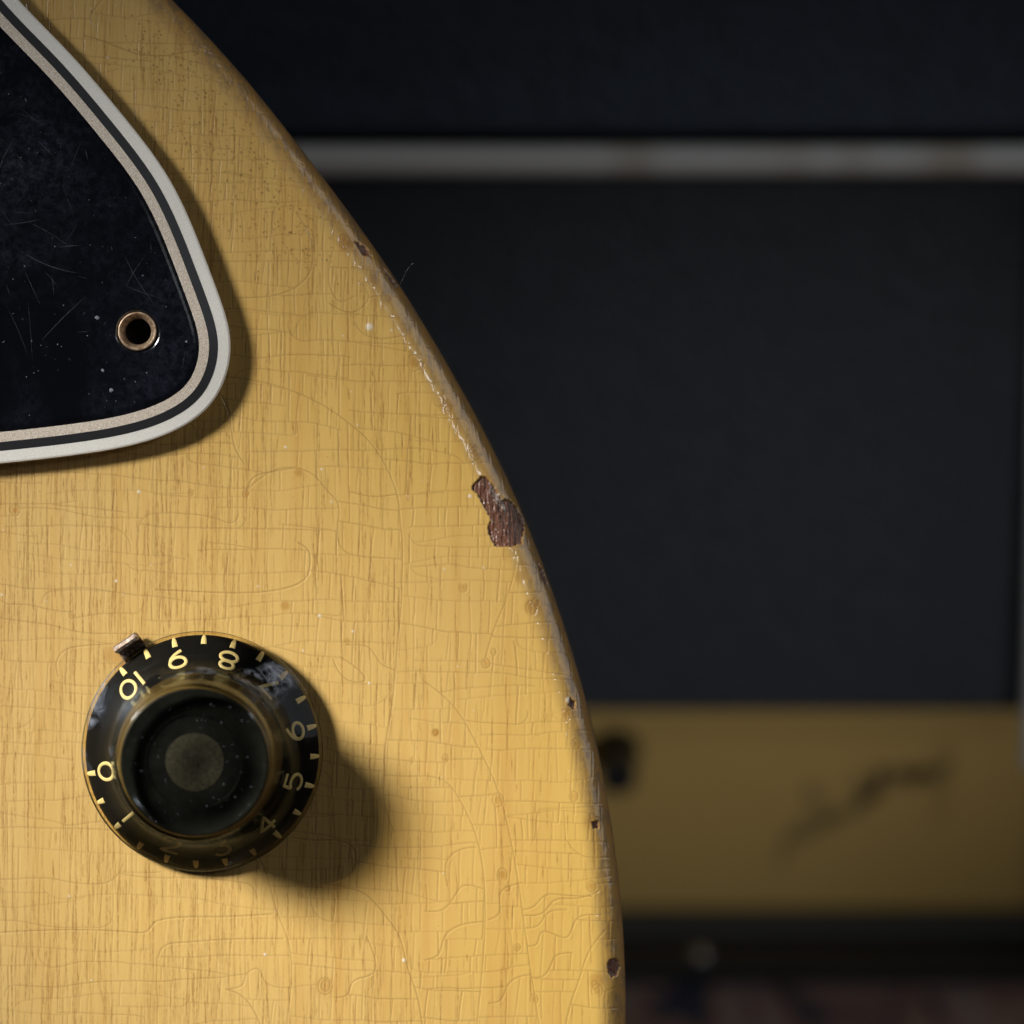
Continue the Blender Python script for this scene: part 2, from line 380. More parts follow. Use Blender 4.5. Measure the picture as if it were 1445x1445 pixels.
def vnoise(cell_x, cell_y, seed):
    g = np.random.default_rng(seed).random((int(RH / cell_y) + 3, int(RW / cell_x) + 3)).astype(np.float32)
    y = np.arange(RH) / cell_y; x = np.arange(RW) / cell_x; iy = y.astype(int); ix = x.astype(int); fy = (y - iy)[:, None]; fx = (x - ix)[None, :]
    fy = (fy * fy * (3 - 2 * fy)).astype(np.float32); fx = (fx * fx * (3 - 2 * fx)).astype(np.float32)
    a = g[iy][:, ix]; b = g[iy][:, ix + 1]; c = g[iy + 1][:, ix]; d = g[iy + 1][:, ix + 1]
    return (a * (1 - fx) + b * fx) * (1 - fy) + (c * (1 - fx) + d * fx) * fy
# wood pores: short dark dashes along the grain, denser in bands
band = np.clip(np.interp(np.arange(-40, 980), np.arange(-40, 990, 23), np.random.default_rng(3).random(45)), 0, 1)
for it in range(11500):
    x = random.uniform(-28, 900); y = random.uniform(-28, 1490)
    wgt = .25 + .75 * band[int(x + 40)]
    if x < 340 and y > 560: wgt *= 1.0
    elif x < 600: wgt *= .5
    else: wgt *= .22
    if random.random() > wgt or x > edge_x(y) + 10: continue
    L = random.choice((9, 18, 30, 48, 70, 105)) * (1.7 if x < 560 else 1); n = max(2, int(L / 5)); a = random.uniform(.3, 1) ** 1.1; xx = x
    wv = random.uniform(.22, .95)
    for i in range(n):
        nx = xx + random.gauss(-.02, .35); aa = a * random.uniform(.35, 1) * math.sin(math.pi * (i + .7) / (n + .4))
        def fn(sl, d2, aa=aa): np.maximum(Pore[sl], aa * np.exp(-d2 / wv), out=Pore[sl])
        seg_draw((xx, y), (nx, y + L / n), 3, fn); xx = nx; y += L / n
def dot(x, y, r, a, arr):
    def fn(sl, d2): np.maximum(arr[sl], a * np.exp(-(d2 / (r * r))**2), out=arr[sl])
    seg_draw((x, y), (x + .01, y), r * 2 + 1, fn)
for it in range(520):                                   # dark specks near the upper edge
    t = random.random(); y = 40 + 330 * t + random.gauss(0, 20); x = 215 + 215 * t + random.gauss(0, 38)
    if x < edge_x(y) - 18: dot(x, y, random.uniform(.8, 1.6), random.uniform(.5, 1), Dirt)
for it in range(160): dot(random.uniform(0, 850), random.uniform(0, 1445), random.uniform(.5, 1.1), random.uniform(.2, .7), Dirt)
Stain = np.zeros((RH, RW), np.float32)
for (x, y, r) in RINGS: dot(x, y, r * .75, random.uniform(.35, .8), Stain)
for x, y, r, a in ((488, 342, 13, .9), (510, 352, 10, .7), (632, 572, 12, .7), (752, 856, 12, .9), (735, 815, 9, .6), (806, 1003, 10, .7), (836, 1160, 12, .6), (160, 925, 13, .5), (178, 935, 10, .6), (843, 1384, 12, .7), (680, 690, 12, .5), (422, 667, 6, .7), (403, 855, 7, .8), (615, 1034, 6, 1), (668, 640, 13, .5), (490, 905, 5, .6), (459, 1392, 15, .45)): dot(x, y, r, a, Stain)
White = np.zeros((RH, RW), np.float32)
for it in range(75):
    y = random.uniform(0, 1445); x = random.uniform(0, edge_x(y) - 10); dot(x, y, random.choice((.7, .9, 1.2, 1.7)), random.uniform(.3, .9), White)
for x, y, r in ((403, 631, 1.8), (454, 662, 1.6), (451, 869, 2.2), (521, 964, 1.8), (196, 694, 2.2), (164, 820, 1.8), (521, 461, 5), (663, 700, 2.5), (498, 891, 1.6), (374, 1347, 2), (803, 988, 4), (570, 1355, 2.5)): dot(x, y, r, .9, White)
for it in range(90):
    t = random.random(); x = 692 + 24 * t + random.gauss(0, 3); y = 688 + 30 * t + random.gauss(0, 4); dot(x, y, random.uniform(.6, 1.7), random.uniform(.25, .7), White)
for it in range(46): dot(random.uniform(690, 745), random.uniform(715, 770), random.uniform(.5, 1.2), random.uniform(.2, .6), White)
# bare wood where the lacquer has chipped away
Bare = np.zeros((RH, RW), np.float32)
yy, xx = np.mgrid[0:RH, 0:RW].astype(np.float32); PX = xx / SC + X0; PY = yy / SC + Y0; del xx, yy
jx = (vnoise(7, 7, 21) - .5) * 5 + (vnoise(2.5, 2.5, 22) - .5) * 1.6; jy = (vnoise(7, 7, 23) - .5) * 5 + (vnoise(2.5, 2.5, 24) - .5) * 1.6
def poly(pts, jit=1.0):
    x0, x1 = min(p[0] for p in pts) - 8, max(p[0] for p in pts) + 8; y0, y1 = min(p[1] for p in pts) - 8, max(p[1] for p in pts) + 8
    sl = (slice(int((y0 - Y0) * SC), int((y1 - Y0) * SC)), slice(int((x0 - X0) * SC), int((x1 - X0) * SC)))
    X = PX[sl] + jx[sl] * jit; Y = PY[sl] + jy[sl] * jit; ins = np.zeros(X.shape, bool); n = len(pts)
    for i in range(n):
        (xa, ya), (xb, yb) = pts[i], pts[(i + 1) % n]
        if ya == yb: continue
        ins ^= ((ya > Y) != (yb > Y)) & (X < (xb - xa) * (Y - ya) / (yb - ya) + xa)
    np.maximum(Bare[sl], ins.astype(np.float32), out=Bare[sl])
poly([(665.5, 687.6), (680, 672), (688, 673), (697, 682), (705, 696), (712, 704), (724, 703), (741, 712), (752, 728), (750, 742), (744, 752), (738, 767), (728, 771), (711, 771), (697.6, 771), (692, 759.6), (687.6, 743), (693, 734), (684, 716), (676.5, 703)], .55)
poly([(858, 1360), (864, 1354), (873, 1353), (880, 1358), (882, 1366), (876, 1377), (866, 1380), (860, 1373)], .35)
poly([(500, 338), (520, 345), (530, 358), (512, 356)], 1.0)
poly([(548, 372), (566, 388), (572, 402), (556, 392)], 1.0)
poly([(836, 1160), (846, 1158), (848, 1168), (838, 1170)], .35)
poly([(806, 985), (815, 990), (812, 1001), (804, 996)], .35)
poly([(768, 792), (784, 806), (786, 830), (772, 815)], 1.2)
k5 = np.array([1, 2, 1], np.float32) / 4
def blur(a, n=1):
    for _ in range(n):
        a = np.apply_along_axis(lambda r: np.convolve(r, k5, 'same'), 1, a) if False else (np.roll(a, 1, 1) + 2 * a + np.roll(a, -1, 1)) / 4
        a = (np.roll(a, 1, 0) + 2 * a + np.roll(a, -1, 0)) / 4
    return a
Bare = blur(Bare, 1)
undul = (vnoise(60, 180, 31) - .5) * .5 + (vnoise(26, 60, 32) - .5) * .10 + (vnoise(5, 16, 33) - .5) * .03
woodgr = (vnoise(3, 22, 34) - .5) + (vnoise(2, 6, 35) - .5) * .5
Height = (-Hgt + Lip) * (1 - Bare) - Pore * .22 * (1 - Bare) + undul - Bare * (2.6 + woodgr * 2.6) - np.clip(Stain - .2, 0, 1) * .25 + White * .5
Worn = np.clip((vnoise(14, 30, 41) * .55 + vnoise(5, 9, 42) * .45 - .44) * 4, 0, 1)
Height -= 0
def sample(F, x, y):
    gx = np.clip((x - X0) * SC, 0, RW - 1.01); gy = np.clip((y - Y0) * SC, 0, RH - 1.01); ix = gx.astype(np.int32); iy = gy.astype(np.int32); fx = gx - ix; fy = gy - iy
    return (F[iy, ix] * (1 - fx) + F[iy, ix + 1] * fx) * (1 - fy) + (F[iy + 1, ix] * (1 - fx) + F[iy + 1, ix + 1] * fx) * fy

# ------------------------------------------------------------------ guitar body mesh
fy = np.r_[np.linspace(-900, -16, 50), np.arange(-14, 1462, 1.12), np.linspace(1466, 2300, 60)]
ok = np.r_[True, np.diff(QI[:, 1]) > 0]
qs = np.interp(fy, QI[ok][:, 1], np.arange(len(QI))[ok]); i0 = np.clip(qs.astype(int), 0, len(QI) - 2); fr = (qs - i0)[:, None]
lerp = lambda A: A[i0] * (1 - fr) + A[i0 + 1] * fr
Q = lerp(QI); NR = lerp(NM); NR /= np.linalg.norm(NR, axis=1)[:, None]
rows = len(fy); NF = 850; XLEFT = -1500.0
uc = np.linspace(0, 1, 14)[:-1] ** .6
left_x = np.minimum(-14.0, Q[:, 0] - 60)
cols_px = []; cols_py = []; cols_h = []; cols_u = []; cols_v = []; cnx = []; cny = []; cnz = []; era = []
def col(px, py, h, u, v, nx, ny, nz, e):
    cols_px.append(px); cols_py.append(py); cols_h.append(h); cols_u.append(u); cols_v.append(v); cnx.append(nx); cny.append(ny); cnz.append(nz); era.append(np.full(rows, e, np.float32))
Z = np.zeros(rows); O1 = np.ones(rows)
for u in uc: x = XLEFT + (left_x - XLEFT) * u; col(x, Q[:, 1], Z, x, Q[:, 1], Z, Z, O1, 0)
for u in np.linspace(0, 1, NF): x = left_x + (Q[:, 0] - left_x) * u; col(x, Q[:, 1], Z, x, Q[:, 1], Z, Z, O1, 0)
NPH = 54; E = 1.0
phs = np.linspace(0, 1, NPH + 1)[1:]
for p in phs:
    a = p * math.pi / 2; sx, sh = math.sin(a), math.cos(a)
    x = Q[:, 0] + NR[:, 0] * R * sx; y = Q[:, 1] + NR[:, 1] * R * sx; h = -R * (1 - sh) * O1
    u = Q[:, 0] + NR[:, 0] * R * a; v = Q[:, 1] + NR[:, 1] * R * a
    col(x, y, h, u, v, NR[:, 0] * sx, NR[:, 1] * sx, sh * O1, p)
TK = 44 / .0747
Px = Q[:, 0] + NR[:, 0] * R; Py = Q[:, 1] + NR[:, 1] * R
for d in (80, 150, 260, 400, TK - 60): col(Px, Py, -d * O1, Px + 30, Py, NR[:, 0], NR[:, 1], Z, 1)
for a in (.35, .8, 1.2, math.pi / 2):
    col(Px - NR[:, 0] * 46 * (1 - math.cos(a)), Py - NR[:, 1] * 46 * (1 - math.cos(a)), -(TK - 46 + 46 * math.sin(a)) * O1, Px + 30, Py, NR[:, 0] * math.cos(a), NR[:, 1] * math.cos(a), -math.sin(a) * O1, 1)
x = np.full(rows, XLEFT); col(x, Q[:, 1], -TK * O1, x, Q[:, 1], Z, Z, -O1, 0)
st = lambda L: np.stack([np.asarray(c, np.float32) for c in L], 1)
px, py, hh, uu, vv_, nx, ny, nz, ee = map(st, (cols_px, cols_py, cols_h, cols_u, cols_v, cnx, cny, cnz, era))
NC = px.shape[1]
inside = ((uu > X0 + 2) & (uu < X0 + WW - 3) & (vv_ > Y0 + 2) & (vv_ < Y0 + HH - 3)).astype(np.float32)
dsp = sample(Height, uu, vv_) * inside
rimfade = np.clip((1.0 - ee) * 6, 0.25, 1)
dent = sample((vnoise(44, 60, 51) - .5) * 1.3 + (vnoise(13, 17, 52) - .5) * .25, uu, vv_) * inside
dsp *= rimfade
dsp += dent * np.clip(ee * 2.2, 0, 1) * np.clip((1.02 - ee) * 3, 0, 1)
px2 = px + nx * dsp; py2 = py + ny * dsp; hh2 = hh + nz * dsp
V = np.stack([(px2 - CX) * S, -hh2 * S, (CY - py2) * S], -1).reshape(-1, 3).astype(np.float32)
idx = np.arange(rows * NC, dtype=np.int32).reshape(rows, NC)
Fq = np.stack([idx[:-1, :-1], idx[1:, :-1], idx[1:, 1:], idx[:-1, 1:]], -1).reshape(-1, 4)
caps = [idx[0], idx[-1][::-1], None]
bmsh = bpy.data.meshes.new('body')
nq = len(Fq); capsL = [np.asarray(idx[0])[::1], np.asarray(idx[-1])[::-1]]
loops = np.concatenate([Fq.ravel()] + capsL); starts = np.concatenate([np.arange(nq) * 4, nq * 4 + np.cumsum([0] + [len(c) for c in capsL[:-1]])]).astype(np.int32)
bmsh.vertices.add(len(V)); bmsh.vertices.foreach_set('co', V.ravel())
bmsh.loops.add(len(loops)); bmsh.loops.foreach_set('vertex_index', loops.astype(np.int32))
bmsh.polygons.add(len(starts)); bmsh.polygons.foreach_set('loop_start', starts)
bmsh.update(calc_edges=True)
def attr(name, arrs):
    a = bmsh.attributes.new(name, 'FLOAT_COLOR', 'POINT'); a.data.foreach_set('color', np.stack([x.reshape(-1) for x in arrs], -1).astype(np.float32).ravel())
attr('wear_a', (sample(Dirt, uu, vv_) * inside, sample(Pore, uu, vv_) * inside, sample(Stain, uu, vv_) * inside, sample(Bare, uu, vv_) * inside))
attr('wear_b', (sample(White, uu, vv_) * inside, sample(Worn, uu, vv_) * inside, ee, ee * 0))
del PX, PY, jx, jy

# lacquered yellow finish
ym = N('aged_yellow_lacquer')
A = ym.n('Attribute', attribute_name='wear_a'); B = ym.n('Attribute', attribute_name='wear_b')
sa = ym.n('SeparateColor'); ym.put(sa.inputs[0], A.outputs['Color']); sb = ym.n('SeparateColor'); ym.put(sb.inputs[0], B.outputs['Color'])
dirt, pore, stain, bare = sa.outputs[0], sa.outputs[1], sa.outputs[2], A.outputs['Alpha']
white, worn, edge = sb.outputs[0], sb.outputs[1], sb.outputs[2]
v = ym.coord((1, 1, 1))
base = ym.mix(ym.ramp(ym.noise(v, 26, 3, .5), [(.35, 0.0), (.65, 1.0)]), (.645, .405, .095), (.62, .395, .115))
sx_ = ym.n('SeparateXYZ'); ym.put(sx_.inputs[0], v)
lr = ym.n('MapRange'); ym.put(lr.inputs[0], sx_.outputs[0]); lr.inputs[1].default_value = -.055; lr.inputs[2].default_value = .005
base = ym.mix(ym.math('MULTIPLY', ym.math('SUBTRACT', 1.0, lr.outputs[0]), .55), base, (.645, .445, .19))   # paler, rubbed towards the middle of the body
grain = ym.noise(ym.coord((1, 1, .045)), 2600, 3, .65)
base = ym.mix(ym.ramp(grain, [(.55, 0.0), (.85, .18)]), base, (.52, .29, .06))
base = ym.mix(ym.ramp(ym.noise(ym.coord((1, 1, .03)), 420, 3, .6), [(.48, 0.0), (.78, .5)]), base, (.50, .26, .055))
spk = ym.noise(v, 9000, 2, .6)
base = ym.mix(.30, base, ym.mix(spk, (.55, .55, .55), (1.35, 1.35, 1.35)), 'MULTIPLY')
base = ym.mix(ym.math('MULTIPLY', pore, 1.0), base, (.25, .11, .022))
base = ym.mix(ym.math('MULTIPLY', stain, .75), base, (.40, .19, .035))
base = ym.mix(ym.math('MULTIPLY', dirt, .85), base, (.13, .065, .02))
# rim: finish rubbed thin and grimy round the roll
e1 = ym.ramp(edge, [(.06, 0.0), (.35, .45), (.7, .8), (1.0, .97)])
rimc = ym.mix(worn, (.38, .20, .05), (.33, .20, .085))
base = ym.mix(e1, base, rimc)
e2 = ym.math('MULTIPLY', ym.ramp(edge, [(.12, 0.0), (.4, 1.0)]), worn)
base = ym.mix(ym.math('MULTIPLY', e2, .55), base, (.20, .12, .055))
wood = ym.mix(ym.noise(ym.coord((1, 1, .15)), 3500, 3, .7), (.035, .013, .007), (.27, .112, .065))
base = ym.mix(bare, base, wood)
base = ym.mix(ym.math('MULTIPLY', white, .8), base, (.78, .74, .65))
rg = ym.math('ADD', .26, ym.math('MULTIPLY', ym.noise(v, 700, 3, .6), .16))
ym.set(Base_Color=base, Roughness=ym.mix(bare, ym.mix(ym.math('MULTIPLY', e2, .6), rg, (.5, .5, .5)), (.42, .42, .42)), Coat_Weight=ym.math('SUBTRACT', .85, ym.math('MULTIPLY', bare, .7)), Coat_Roughness=.10)
ym.bump(ym.math('ADD', ym.noise(v, 1500, 2, .5), ym.math('MULTIPLY', spk, .12)), .12, .00005)

BASE = Vector(fl(250, 2352)) 
guitar = empty('electric_guitar', gw(250, 2352), (-TH, 0, 0))
tag(guitar, 'worn yellow solid body electric guitar with black pickguard and numbered knob', 'guitar')
body = bpy.data.objects.new('body', bmsh); COL.objects.link(body); bmsh.materials.append(ym.m); body.parent = guitar; body.location = -BASE
body['label'] = 'yellow lacquered body with crazed finish and chipped rounded edge'

# ------------------------------------------------------------------ pickguard
PG = np.array([(26 - 330, -420), (-180, -262), (-70, -124), (26, 0), (91, 67), (177, 167), (238, 250), (273, 322), (303, 400), (319, 445), (326.5, 483), (323, 519), (313, 548), (297, 573), (271, 595), (238, 612.5), (194, 627), (111, 642), (0, 654.5), (-150, 668), (-420, 690)], float)
# the plate floats above the face, so bring its traced outline back towards the lens axis
def persp(P, h): return CX + (P - CX) * (1 - h / (D / MM))
_t = np.r_[0, np.cumsum(np.hypot(*np.diff(PG, axis=0).T))]
pgc = cub(_t, PG)(np.linspace(0, _t[-1], 420))
for _ in range(2):
    k = np.ones(9) / 9; pad = np.pad(pgc, ((4, 4), (0, 0)), 'reflect', reflect_type='odd'); pgc = np.stack([np.convolve(pad[:, c], k, 'valid') for c in (0, 1)], 1)
tg = np.gradient(pgc, axis=0); tg /= np.linalg.norm(tg, axis=1)[:, None]; pgn = np.stack([tg[:, 1], -tg[:, 0]], 1)   # outward
def pg_ring(off, h): return persp(pgc - pgn * off, h), h
def close_pts(r): return np.vstack([r, [[-430, r[-1][1]], [-430, r[0][1]]]])
wm = N('white_binding_ply'); v = wm.coord((1, 1, 1))
wm.set(Base_Color=wm.mix(wm.ramp(wm.noise(v, 9000, 2, .7), [(.35, 0.0), (.7, 1.0)]), (.74, .72, .66), (.90, .89, .85)), Roughness=.55).bump(wm.noise(v, 7000, 2, .6), .25, .00004)
wm2 = N('dirty_white_ply'); v = wm2.coord((1, 1, 1))
wm2.set(Base_Color=wm2.mix(wm2.ramp(wm2.noise(v, 9500, 2, .7), [(.34, 0.0), (.66, 1.0)]), (.42, .33, .25), (.82, .76, .67)), Roughness=.6).bump(wm2.noise(v, 8000, 2, .6), .35, .00005)
bm_ = N('black_ply'); v = bm_.coord((1, 1, 1)); bm_.set(Base_Color=bm_.mix(bm_.noise(v, 8000, 2, .6), (.006, .007, .009), (.035, .036, .040)), Roughness=.42)
tm = N('black_pickguard_top'); v = tm.coord((1, 1, 1))
hz = tm.ramp(tm.noise(v, 70, 4, .62, .4), [(.42, 0.0), (.72, 1.0)]); hz2 = tm.noise(v, 1500, 4, .75)
haze = tm.math('MULTIPLY', hz, tm.ramp(hz2, [(.38, .02), (.8, .8)]))
tm.set(Base_Color=tm.mix(haze, (.0025, .003, .0048), (.024, .030, .049)), Roughness=tm.math('ADD', .14, tm.math('MULTIPLY', haze, .35)), Coat_Weight=.3, Coat_Roughness=.05)  # dust smudges, with a faint bluish sheen painted into their colour
tm.bump(tm.noise(v, 220, 2, .5), .05, .0002)
H0 = 2.0
HOLE = (194, 467.5)
# top layer with a real hole
def loop_mesh(name, rings_, mat, parent, loc=None, close=True):
    V = []; F = []; n = None
    for r, h in rings_:
        r = close_pts(r) if close else r
        n = len(r); V += [fl(a, b, h) for a, b in r]
    for i in range(len(rings_) - 1):
        for k in range(n): F.append((i * n + k, (i + 1) * n + k, (i + 1) * n + (k + 1) % n, i * n + (k + 1) % n))
    return mesh_obj(name, V, F, mat, parent, loc)
h1, h2, h3, h4 = H0 + .80, H0 + 1.06, H0 + 1.34, H0 + 1.62
bmx = bmesh.new()
outer, _ = pg_ring(18 + 12.5 + 14 + 11, h4)
oc = close_pts(outer); hcx, hcy = persp(np.array(HOLE, float), h4)
circ = [(hcx + 32 * math.cos(2 * math.pi * k / 48), hcy + 32 * math.sin(2 * math.pi * k / 48)) for k in range(48)]
vo = [bmx.verts.new(fl(a, b, h4)) for a, b in oc]; vi = [bmx.verts.new(fl(a, b, h4)) for a, b in circ]
eo = [bmx.edges.new((vo[i], vo[(i + 1) % len(vo)])) for i in range(len(vo))]; ei = [bmx.edges.new((vi[i], vi[(i + 1) % 48])) for i in range(48)]
bmesh.ops.triangle_fill(bmx, edges=eo + ei, use_beauty=True, use_dissolve=False)
bmesh.ops.recalc_face_normals(bmx, faces=bmx.faces[:])
def skirt(vs, pts, hs, n):
    prev = vs
    for r, h in zip(pts, hs):
        cur = [bmx.verts.new(fl(a, b, h)) for a, b in r]
        for i in range(n): bmx.faces.new((prev[i], prev[(i + 1) % n], cur[(i + 1) % n], cur[i]))
        prev = cur
nO = len(vo)
skirt(vo, [close_pts(pg_ring(18 + 12.5 + 14 + 8, h4 - .03)[0]), close_pts(pg_ring(18 + 12.5 + 14 + 4.5, h4 - .13)[0]), close_pts(pg_ring(18 + 12.5 + 14, h3)[0])], [h4 - .03, h4 - .13, h3 - .02], nO)
def hc(r): return [(hcx + r * math.cos(2 * math.pi * k / 48), hcy + r * math.sin(2 * math.pi * k / 48)) for k in range(48)]
skirt(vi, [hc(30.6), hc(28.8), hc(27.5)], [h4 - .04, h4 - .17, h3 - .02], 48)
bmesh.ops.recalc_face_normals(bmx, faces=bmx.faces[:])
m = bpy.data.meshes.new('pickguard'); bmx.to_mesh(m); bmx.free(); m.materials.append(tm.m)
pg = bpy.data.objects.new('pickguard', m); COL.objects.link(pg); pg.parent = guitar; pg.location = -BASE
pg['label'] = 'scuffed black plastic pickguard with layered white and black bevelled edge'
loop_mesh('white_layer', [pg_ring(70, h3 - .02), pg_ring(18 + 12.5 + 14.5, h3 - .01), pg_ring(18 + 12.5, h2), pg_ring(70, h2 - .01)], wm2.m, pg)
loop_mesh('black_layer', [pg_ring(70, h2 - .03), pg_ring(18 + 13, h2 - .01), pg_ring(18, h1), pg_ring(70, h1 - .01)], bm_.m, pg)
loop_mesh('white_base_layer', [pg_ring(70, h1 - .03), pg_ring(18.4, h1 - .01), pg_ring(3.0, H0 + .46), pg_ring(.9, H0 + .36), pg_ring(0, H0 + .2), pg_ring(.4, H0), pg_ring(90, H0)], wm.m, pg)
# worn brass bushing in the screw hole
brm = N('tarnished_brass'); v = brm.coord((1, 1, 1)); nz = brm.noise(v, 3200, 4, .7)
brm.set(Base_Color=brm.mix(brm.ramp(nz, [(.35, 0.0), (.65, 1.0)]), (.26, .15, .085), (.75, .58, .40)), Metallic=.55, Roughness=brm.math('ADD', .25, brm.math('MULTIPLY', nz, .3))).bump(nz, .7, .00012)
px_mm = .0747 * MM
bush = [(27.2, h3 - 1.2), (27.2, h3 + .15), (26.6, h3 + .32), (25.4, h3 + .36), (23.6, h3 + .22), (21.4, h3 - .10), (19.6, h3 - .40), (18.8, h3 - .6), (18.3, h3 - .9), (18.2, h3 - 2.6)]
hcw = persp(np.array(HOLE, float), h3)
bo = lathe('screw_bushing', [(r * px_mm, (h) * MM) for r, h in bush], brm.m, pg, 64, loc=Vector(fl(hcw[0], hcw[1], 0)), cap=False)
wl = N('dark_screw_hole'); wl.set(Base_Color=(.012, .008, .006), Roughness=.9)
lathe('screw_hole', [(18.2 * px_mm, H0 * MM), (18.0 * px_mm, .4 * MM), (17 * px_mm, .08 * MM)], wl.m, pg, 32, loc=Vector(fl(hcw[0], hcw[1], 0)))
# hairline scratches and dust on the plate
dm = N('grey_scratch'); dm.set(Base_Color=(.055, .06, .075), Roughness=.6)
dsm = N('pale_dust'); dsm.set(Base_Color=(.16, .17, .21), Roughness=.9)
def in_pg(x, y):
    i = np.argmin((pgc[:, 0] - x)**2 + (pgc[:, 1] - y)**2); d = (np.array([x, y]) - pgc[i]) @ pgn[i]
    return d < -58 and math.hypot(x - HOLE[0], y - HOLE[1]) > 38
V = []; F = []
for it in range(90):
    x, y = random.uniform(-60, 270), random.uniform(40, 600); a = random.choice((.9, 1.1, -1.2, 2.0, 0.2)) + random.gauss(0, .35); L = random.choice((8, 15, 30, 55, 90)); cur = random.gauss(0, .012)
    pts = [(x, y)]
    for i in range(int(L / 3)): a += cur; x += 3 * math.cos(a); y += 3 * math.sin(a); pts.append((x, y))
    if not all(in_pg(*p) for p in pts[::2] + pts[-1:]): continue
    wd = random.choice((.10, .14, .2)); b0 = len(V); n = len(pts)
    for i, p in enumerate(pts):
        q = pts[min(i + 1, n - 1)]; o_ = pts[max(i - 1, 0)]; tx, ty = q[0] - o_[0], q[1] - o_[1]; l = math.hypot(tx, ty); hw = wd * (.15 + math.sin(math.pi * i / (n - 1)))
        for sg in (-1, 1): e = persp(np.array([p[0] - ty / l * hw * sg, p[1] + tx / l * hw * sg]), h4); V.append(fl(e[0], e[1], h4 + .006))
    for i in range(n - 1): F.append((b0 + 2 * i, b0 + 2 * i + 1, b0 + 2 * i + 3, b0 + 2 * i + 2))
so = mesh_obj('hairline_scratch', V, F, dm.m, pg); tag(so, kind='stuff')
V = []; F = []
def speck(x, y, r, h, Vl, Fl, pe=True):
    b0 = len(Vl); n = 6; e = persp(np.array([x, y]), h) if pe else (x, y)
    for k in range(n): a = 2 * math.pi * k / n; rr = r * random.uniform(.6, 1.2); Vl.append(fl(e[0] + rr * math.cos(a), e[1] + rr * math.sin(a), h + .012))
    Vl.append(fl(e[0], e[1], h + .012 + r * .02))
    for k in range(n): Fl.append((b0 + k, b0 + (k + 1) % n, b0 + n))
for it in range(230):
    x, y = random.uniform(-60, 270), random.uniform(20, 600)
    if in_pg(x, y): speck(x, y, random.choice((.35, .45, .6, .9)), h4, V, F)
for x, y, r in ((137, 448, 3.6), (157, 551, 3.0), (263, 482, 1.7), (145, 523, 2.5)): speck(x, y, r, h4, V, F)
so = mesh_obj('dust_speck', V, F, dsm.m, pg); tag(so, kind='stuff')

# ------------------------------------------------------------------ numbered bell knob
KC = (286.3, 1059.0)
knob_loc = Vector(fl(KC[0], KC[1], 0))
KT = Matrix.Rotation(math.radians(2.4), 4, 'X')           # the shaft droops slightly
cs = N('clear_knob_plastic')
tr = cs.n('BsdfTransparent'); tr.inputs[0].default_value = (.93, .88, .74, 1); gl = cs.n('BsdfGlossy'); gl.inputs['Color'].default_value = (.72, .80, .9, 1)
frn = cs.n('Fresnel'); frn.inputs[0].default_value = 1.25
tcn = cs.coord((1, 1, 1)); tc2 = cs.n('TexGradient', gradient_type='RADIAL')
scr = cs.noise(tcn, 420, 5, .72, 1.2); sc2 = cs.noise(cs.coord((1, 1, 1), rot=(0, .6, 0)), 140, 2, .5)
syz = cs.n('SeparateXYZ'); cs.put(syz.inputs[0], tcn)
lowk = cs.math('GREATER_THAN', syz.outputs[1], -.0085)
frost = cs.math('MULTIPLY', lowk, cs.math('MULTIPLY', cs.ramp(sc2, [(.56, 0.0), (.64, 1.0)]), cs.ramp(scr, [(.46, 0.0), (.66, .42)])))
gl.inputs['Roughness'].default_value = .07
m1 = cs.n('MixShader'); cs.put(m1.inputs[0], frn.outputs[0]); cs.put(m1.inputs[1], tr.outputs[0]); cs.put(m1.inputs[2], gl.outputs[0])
df = cs.n('BsdfDiffuse'); df.inputs[0].default_value = (.34, .38, .46, 1)
m2 = cs.n('MixShader'); cs.put(m2.inputs[0], frost); cs.put(m2.inputs[1], m1.outputs[0]); cs.put(m2.inputs[2], df.outputs[0])
cs.put(cs.out.inputs[0], m2.outputs[0])
bpn = cs.n('Bump'); bpn.inputs['Strength'].default_value = .08; bpn.inputs['Distance'].default_value = .0003; cs.put(bpn.inputs['Height'], cs.noise(tcn, 260, 3, .6)); cs.put(gl.inputs['Normal'], bpn.outputs[0])
SH = [(12.35, .5), (12.62, .75), (12.70, 1.15), (12.66, 1.6), (12.45, 2.05), (12.05, 2.5), (11.45, 3.1), (10.8, 3.75), (10.2, 4.45), (9.7, 5.15), (9.3, 5.95), (9.05, 6.9), (8.86, 8.2), (8.62, 10.0), (8.38, 12.0), (8.22, 12.9), (8.10, 13.35), (7.85, 13.65), (7.5, 13.78), (7.2, 13.72), (6.9, 13.60), (4.0, 13.52), (.4, 13.5)]
def dens(P, n=3):
    A = np.array(P); t = np.r_[0, np.cumsum(np.hypot(*np.diff(A, axis=0).T))]; return [tuple(x) for x in cub(t, A)(np.linspace(0, t[-1], len(P) * n))]
knob = lathe('numbered_knob', [(r * MM, h * MM) for r, h in dens(SH)], cs.m, guitar, 128)
knob.matrix_local = Matrix.Translation(knob_loc - BASE) @ KT
knob['label'] = 'black bell knob of clear plastic with cream numbers nought to ten'
ck = N('black_knob_core'); v = ck.coord((1, 1, 1)); ck.set(Base_Color=ck.mix(ck.noise(v, 300, 3, .6), (.004, .0045, .006), (.013, .013, .015)), Roughness=.4, Specular_IOR_Level=.03)
CO = [(12.25, .6), (12.28, 1.1), (12.1, 1.5), (11.65, 1.9), (11.05, 2.35), (10.4, 2.82), (9.75, 3.3), (9.2, 3.8), (8.85, 4.35), (8.7, 5.0), (8.66, 5.6)]
lathe('core_skirt', [(r * MM, h * MM) for r, h in dens(CO)], ck.m, knob, 96, cap=False)
